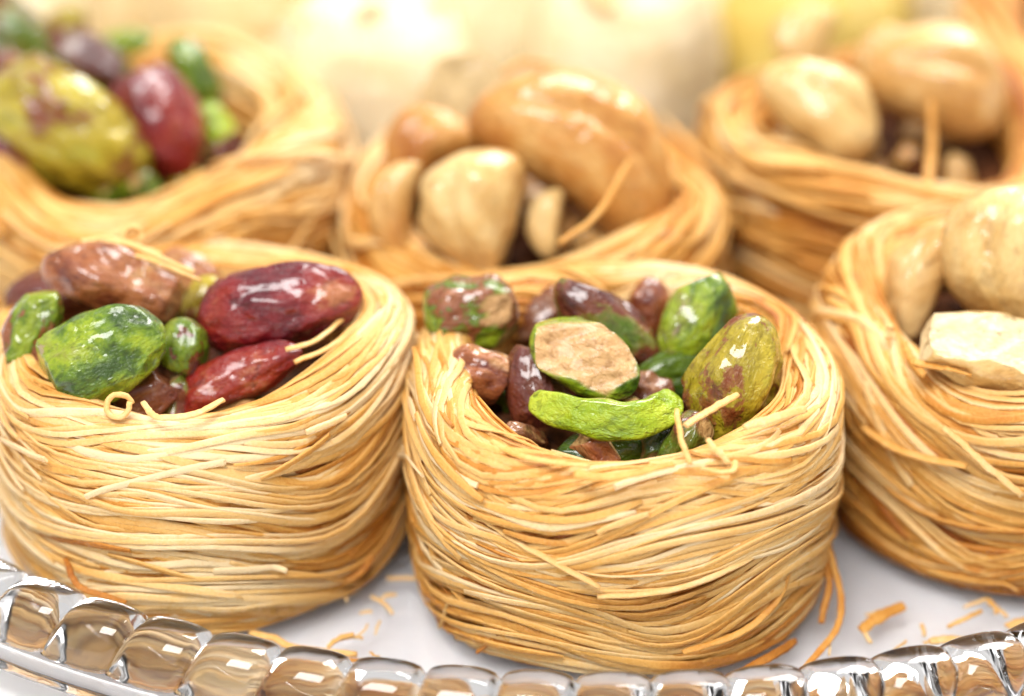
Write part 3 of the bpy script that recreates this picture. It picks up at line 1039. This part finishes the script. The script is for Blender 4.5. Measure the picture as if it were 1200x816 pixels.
# threads standing in the cashew nests
for root, pts, kw in [
    (n_mid, U((655, 285, 2.9), (700, 250, 3.1), (735, 190, 3.35)), dict(width=0.12, tone=0.6)),
    (n_mid, U((588, 85, 3.6), (615, 72, 3.6), (650, 78, 3.5)), dict(width=0.12, tone=0.55)),
    (n_br, U((1088, 215, 2.6), (1092, 175, 2.8), (1092, 120, 3.2)), dict(width=0.20, tone=0.55)),
    (n_right, U((1060, 400, 2.75), (1072, 420, 2.75), (1085, 440, 2.7)), dict(width=0.15, tone=0.5)),
    (n_right, U((1070, 425, 2.75), (1110, 432, 2.75), (1140, 440, 2.7)), dict(width=0.15, tone=0.55)),
    (n_right, U((1035, 395, 2.7), (1045, 385, 2.8), (1040, 380, 2.85)), dict(width=0.13, tone=0.9)),
]:
    bit(pts, None, None, root, **kw)

# loose threads on the glass
GT = "loose pastry threads on the glass plate"
for pts, lab, kw in [
    (U((930, 800, 0.06), (965, 758, 0.1), (985, 720, 0.2), (975, 660, 0.5), (962, 620, 0.9)), "long pastry thread hanging down beside the front nest to the glass", dict(width=0.13, tone=0.5)),
    (U((962, 730, 0.08), (972, 680, 0.4), (965, 640, 0.7)), "short pastry thread standing beside the front nest's base", dict(width=0.14, tone=0.4)),
    (U((1008, 738, 0.06), (1030, 722, 0.08), (1058, 708, 0.06)), "curled golden pastry flake lying alone on the glass between two nests", dict(width=0.22, tone=0.55)),
    (U((866, 790, 0.06), (900, 770, 0.08), (932, 752, 0.06)), "flat orange pastry thread on the glass at the front nest's foot", dict(width=0.16, tone=0.35)),
    (U((1090, 752, 0.06), (1120, 750, 0.06), (1150, 752, 0.06)), "pale straight pastry flake on the glass by the rim", dict(width=0.16, tone=0.9)),
    (U((1110, 735, 0.06), (1130, 725, 0.08), (1150, 716, 0.06)), "thin pale thread near the straight flake by the rim", dict(width=0.09, tone=0.8)),
    (U((1180, 735, 0.06), (1192, 728, 0.1), (1205, 722, 0.06)), "small pale crumb of thread below the split-cashew nest", dict(width=0.18, tone=0.8)),
    (U((292, 742, 0.06), (320, 748, 0.08), (350, 762, 0.06), (420, 768, 0.06)), "pale curled pastry thread on the glass below the crimson nut nest", dict(width=0.14, tone=0.75)),
    (U((385, 760, 0.06), (400, 748, 0.1), (415, 742, 0.12)), "short pale thread tip next to the pale curled thread", dict(width=0.09, tone=0.75)),
    (U((340, 764, 0.06), (380, 768, 0.07), (430, 772, 0.06)), "golden pastry thread flat on the glass behind the rim beads", dict(width=0.13, tone=0.5)),
    (U((76, 656, 0.85), (88, 678, 0.8), (105, 692, 0.75), (150, 706, 0.6)), "orange pastry thread leaning on the rim bead below the crimson nut nest", dict(width=0.12, tone=0.28)),
    (U((355, 700, 0.2), (420, 672, 0.35), (440, 650, 0.5)), "browned thread loop at the foot of the crimson nut nest", dict(width=0.13, tone=0.35)),
]:
    bit(pts, lab, GT, None, **kw)

# fine crumbs on the glass
rc = np.random.default_rng(9)
for i in range(20):
    px, py = (rc.uniform(395, 475), rc.uniform(665, 775)) if i % 2 else (rc.uniform(940, 1195), rc.uniform(690, 765))
    p = unp(px, py, 0.03)
    L = rc.uniform(0.14, 0.40)
    a = rc.uniform(0, 6.28)
    dv = np.array([math.cos(a), math.sin(a), 0]) * L / 2
    me, base = loose([p - dv, p + np.array([0, 0, 0.01]) + rc.normal(0, 0.012, 3), p + dv], width=rc.uniform(0.045, 0.09), tone=rc.uniform(0.7, 1.1), n=8)
    tag(obj("pastry_crumb", me, M_STRAND, None, base), "tiny golden pastry crumb on the glass between the nests", "crumb", "pastry crumbs on the glass plate")
